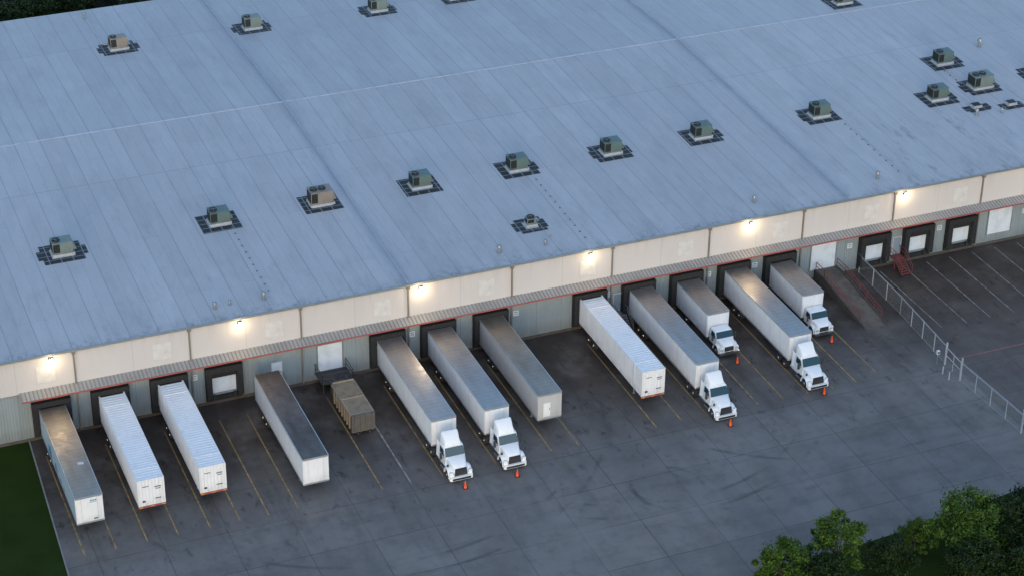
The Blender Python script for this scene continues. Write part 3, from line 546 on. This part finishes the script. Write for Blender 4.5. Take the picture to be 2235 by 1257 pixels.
def railing(m,pts,h=1.05,r=.03):
    for a,b in zip(pts[:-1],pts[1:]):
        a=Vector(a);b=Vector(b)
        for f in (1.,.55): m.rod(a+Vector((0,0,h*f)),b+Vector((0,0,h*f)),r,6)
        k=max(1,int((b-a).length/1.5))
        for i in range(k+1): p=a.lerp(b,i/k); m.rod(p,p+Vector((0,0,h)),r,6)
    return m
t=thing("steel_platform",(0,0,0),"dark steel platform with handrails in front of roll-up door","platform")
parts(t,[("deck",M().box(24.4,27.8,-2.5,-.05,1.1,1.2).build("deck",'dark')),("leg",M().box(24.5,24.6,-2.45,-2.35,0,1.1).build("leg",'dark')),("leg",M().box(27.6,27.7,-2.45,-2.35,0,1.1).build("leg",'dark')),
 ("railing",railing(M(),[(24.45,-.1,1.2),(24.45,-2.45,1.2),(27.75,-2.45,1.2),(27.75,-.1,1.2)],1.1,.04).build("railing",'dark'))])
def stairs(x0,x1,y0,z0,n,label,mat):
    t=thing("metal_staircase",(0,0,0),label,"stairs")
    st=M(); st.box(x0,x1,y0-1.2,-.06,z0-.08,z0)
    for i in range(n): z=z0-(i+1)*z0/(n+1); st.box(x0,x1,y0-1.2-(i+1)*.28,y0-1.2-i*.28-.02,z-.04,z)
    ye=y0-1.2-n*.28
    for xx in (x0+.04,x1-.04): st.rod((xx,y0-1.2,z0-.1),(xx,ye,.05),.04,4)
    parts(t,[("tread",st.build("tread",mat)),("railing",railing(M(),[(x0,-.1,z0),(x0,y0-1.2,z0),(x0,ye,.1)]).build("railing",mat)),("railing",railing(M(),[(x1,-.1,z0),(x1,y0-1.2,z0),(x1,ye,.1)]).build("railing",mat)),
     ("leg",M().box(x0,x0+.08,y0-1.2,y0-1.1,0,z0-.081).build("leg",mat)),("leg",M().box(x1-.08,x1,y0-1.2,y0-1.1,0,z0-.081).build("leg",mat))])
stairs(92.7,94.0,0,1.2,6,"red metal staircase with handrails below a dock door",'red')
stairs(19.8,21.0,0,1.2,6,"grey metal staircase with handrails at a personnel door",'galv')
stairs(58.1,59.3,0,1.2,6,"grey metal staircase between docked trailers",'galv')
t=thing("loading_ramp",(0,0,0),"brown-stained concrete ramp with red railings up to roll-up door","ramp")
rm=M().loft([[(x,-.05,0),(x,-.05,1.22),(x,-2.2,1.22),(x,-11.4,.03),(x,-11.4,0)] for x in (83.1,85.6)])
def sw(x): return M().loft([[(a,-.05,0),(a,-.05,1.40),(a,-2.2,1.40),(a,-11.4,.18),(a,-11.4,0)] for a in (x,x+.16)]).build("side_wall",'concdark')
parts(t,[("ramp_slab",rm.build("ramp_slab",'conc')),("side_wall",sw(82.935)),("side_wall",sw(85.605))]+
 [("railing",railing(M(),[(x,-.3,1.40),(x,-2.2,1.40),(x,-10.2,.32)],1.0,.04).build("railing",'red')) for x in (83.01,85.68)])
cb=M().box(-.2,.2,-.2,.2,0,.04).build("cone_base",'black')
cc=M().cyl((0,0,.04),'z',.15,.28,16,0,r2=.095).cyl((0,0,.32),'z',.095,.14,16,1,r2=.068).cyl((0,0,.46),'z',.068,.26,16,0,r2=.03).build("traffic_cone",['orange','orange'])
for x,y in ((32.1,-23.1),(37.5,-23.1),(60.8,-22.8),(66.9,-12.5),(72.5,-21.1),(78.3,-12.4)):
    t=thing("traffic_cone",(x,y,0),"orange traffic cone standing before a parked truck bumper","traffic cone","traffic cones in front of the trucks",data=cc); t.scale=(1.15,1.15,1.15); obj("cone_base",cb,(0,0,0),t)
# ------------------------------------------------------------------ fence
def fence(pts,label):
    t=thing("chain_link_fence",(0,0,0),label,"fence"); post=M();wire=M();rail=M();barb=M(); h=2.1
    for a,b in zip(pts[:-1],pts[1:]):
        a=Vector(a);b=Vector(b);Ln=(b-a).length;d=(b-a)/Ln; k=max(1,round(Ln/3.)); nn=Vector((d.y,-d.x,0))
        for i in range(k+1):
            p=a.lerp(b,i/k); post.rod(p,p+Vector((0,0,h+.1)),.055,8); post.rod(p+Vector((0,0,h+.1)),p+nn*.25+Vector((0,0,h+.4)),.025,5)
        rail.rod(a+Vector((0,0,h)),b+Vector((0,0,h)),.032,6); rail.rod(a+Vector((0,0,.1)),b+Vector((0,0,.1)),.015,5)
        for f in (.35,.7,1.): barb.rod(a+nn*.25*f+Vector((0,0,h+.1+.3*f)),b+nn*.25*f+Vector((0,0,h+.1+.3*f)),.01,4)
        s=-h
        while s<Ln:
            for sg in (1,-1):
                s0,s1=(s,s+h); u0=max(0,s0);u1=min(Ln,s1)
                if u1<=u0: continue
                za,zb=(u0-s0),(u1-s0)
                if sg<0: za,zb=h-za,h-zb
                wire.add([a+d*u0+Vector((0,0,za+.0)),a+d*u0+Vector((0,0,za+.013)),a+d*u1+Vector((0,0,zb+.013)),a+d*u1+Vector((0,0,zb))],[(0,1,2,3)])
            s+=.16
    for nm,mm in (("post",post),("rail",rail),("wire_mesh",wire),("barbed_wire",barb)): obj(nm,mm.build(nm,'fencem',recalc=(nm!="wire_mesh")),(0,0,0),t,kind="stuff")
fence([(88.6,-.4,0),(88.2,-10,0),(87.3,-20.6,0)],"galvanised chain-link fence with barbed wire dividing yard from car park")
fence([(87.0,-24.,0),(87.4,-34.5,0)],"galvanised chain-link fence with barbed wire beside gate")
fence([(87.4,-36,0),(92,-42,0),(120,-42,0)],"galvanised chain-link fence at edge of the yard")
gt=thing("chain_link_gate",(87.2,-20.8,0),"closed swing gate of galvanised pipe and mesh","gate")
parts(gt,[("gate_frame",railing(M(),[(0,0,.1),(-.2,-3.0,.1)],2.0,.05).build("gate_frame",'fencem')),("gate_post",M().cyl((0,.1,0),'z',.11,2.7,10).build("gate_post",'fencem')),("gate_post",M().cyl((-.2,-3.15,0),'z',.11,2.7,10).build("gate_post",'fencem'))])
gt=thing("chain_link_gate",(87.4,-34.6,0),"narrow swing gate of galvanised pipe between fence posts","gate")
parts(gt,[("gate_frame",railing(M(),[(0,0,.1),(0,-1.2,.1)],2.1,.05).build("gate_frame",'fencem')),("gate_post",M().cyl((0,0,0),'z',.11,2.8,10).build("gate_post",'fencem')),("gate_post",M().cyl((0,-1.3,0),'z',.11,2.8,10).build("gate_post",'fencem'))])
t=thing("access_keypad_post",(86.4,-20.4,0),"white access keypad on short post beside the gate","access post")
parts(t,[("post",M().cyl((0,0,0),'z',.05,1.3,10).build("post",'galv')),("keypad_box",M().box(-.15,.15,-.12,.12,1.3,1.75).box(-.1,.1,-.13,-.12,1.4,1.65,1).build("keypad_box",['door','dark']))])
for x,y in ((86.0,-22.2),(86.0,-23.4)):
    thing("bollard",(x,y,0),"pale painted steel bollard beside the gate","bollard","bollards by the gate",data=M().cyl((0,0,0),'z',.08,.9,12).cyl((0,0,.9),'z',.08,.05,12,r2=.03).build("bollard",'fencem'))
# ------------------------------------------------------------------ trees
def tree_mesh(seed,h,r,nl,leaf,mat):
    g=np.random.default_rng(seed); tr=M(); th=h*.35
    tr.rod((0,0,0),(.1,.05,th),.16,8,0,.11); tips=[]
    for i in range(9):
        a=g.uniform(0,2*math.pi); z=th*(.8+.2*g.random()); e=(r*.6*math.cos(a)*g.uniform(.5,1.1),r*.6*math.sin(a)*g.uniform(.5,1.1),g.uniform(h*.5,h*.88)); tr.rod((.1,.05,z),e,.07,6,0,.02); tips.append(e)
    clumps=[]
    for i in range(40):
        ph=g.uniform(0,2*math.pi); zz=g.uniform(.0,1.); rad=r*math.sqrt(max(.05,1-(abs(zz-.35)/.72)**2))*g.uniform(.35,1.15)
        clumps.append((rad*math.cos(ph),rad*math.sin(ph),h*(.22+.74*zz),g.uniform(.12,.38)*r*.75))
    clumps+=[(e[0],e[1],e[2],.3*r) for e in tips]
    C=np.array(clumps); idx=g.integers(0,len(C),nl); c=C[idx]
    d=g.normal(size=(nl,3)); d/=np.linalg.norm(d,axis=1)[:,None]; rr=c[:,3]*(g.random(nl)**.45)*(1+.25*g.normal(size=nl)*1.1)
    P=c[:,:3]+d*rr[:,None]*np.array([1,1,.8])
    n=g.normal(size=(nl,3))+np.array([0,0,.9]); n/=np.linalg.norm(n,axis=1)[:,None]
    u=np.cross(n,g.normal(size=(nl,3))); u/=np.linalg.norm(u,axis=1)[:,None]; w=np.cross(n,u); s=leaf*g.uniform(.5,1.25,nl)[:,None]
    V=np.stack([P-u*s,P-w*s*.45,P+u*s,P+w*s*.45],1).reshape(-1,3)
    me=bpy.data.meshes.new("crown"); me.from_pydata(V.tolist(),[],np.arange(nl*4).reshape(-1,4).tolist()); me.materials.append(MT[mat]); me.update()
    return tr.build("trunk",'wood'),me
TM=[tree_mesh(1,7.,2.5,9500,.16,'leaf'),tree_mesh(2,5.,2.6,9000,.16,'leaf'),tree_mesh(3,6.3,3.4,12000,.17,'leaf'),tree_mesh(4,5.6,3.3,10000,.19,'leafdark')]
def tree(k,x,y,s,label,rz_=0.):
    t=thing("tree",(x,y,0),label,"tree","trees beside the yard",rot=(0,0,rz_)); t.scale=(s,s,s); obj("trunk",TM[k][0],(0,0,0),t); obj("crown",TM[k][1],(0,0,0),t)
tree(0,58.3,-48.3,1.,"leafy green tree with uneven crown at edge of yard")
tree(1,52.9,-48.2,1.,"bushy green tree at the edge of the concrete yard",1.)
tree(2,71.0,-49.8,1.05,"broad leafy tree on dark grass beside the yard",2.)
tree(1,67.2,-47.5,.62,"small bushy tree beside larger trees",3.)
for i,(x,y,s) in enumerate(((62.6,-50.3,.72),(75.3,-51.5,1.0),(78.7,-50.5,1.),(79.5,-55,1.1),(73,-57,.9),(82.5,-52,.9),(55.6,-51.2,.8),(69,-55,.9))):
    tree(3,x,y,s,"dark leafy tree in the shaded grass strip",i*1.3)
for i in range(10): tree(3,-6+i*6.,93+(i%3)*3,1.3,"dark tree in the dark ground beyond the warehouse",i*.9)
# ------------------------------------------------------------------ light
Wd=bpy.data.worlds.new("World"); S.world=Wd; Wd.use_nodes=True; nt=Wd.node_tree
sk=nt.nodes.new("ShaderNodeTexSky"); sk.sky_type='NISHITA'; sk.sun_disc=False; sk.sun_elevation=math.radians(8); sk.sun_rotation=math.radians(200)
sk.ozone_density=2.5; sk.dust_density=.7
nt.links.new(sk.outputs[0],nt.nodes["Background"].inputs[0]); nt.nodes["Background"].inputs[1].default_value=.43
su=bpy.data.lights.new("sun",'SUN'); su.energy=.95; su.angle=math.radians(70); su.color=(1.,.95,.95)
so=bpy.data.objects.new("sun",su); COL.objects.link(so)
dirv=Vector((-.25,-.75,.7)); so.rotation_euler=dirv.to_track_quat('Z','Y').to_euler()
S.view_settings.view_transform='Standard'; S.view_settings.look='None'; S.view_settings.exposure=0
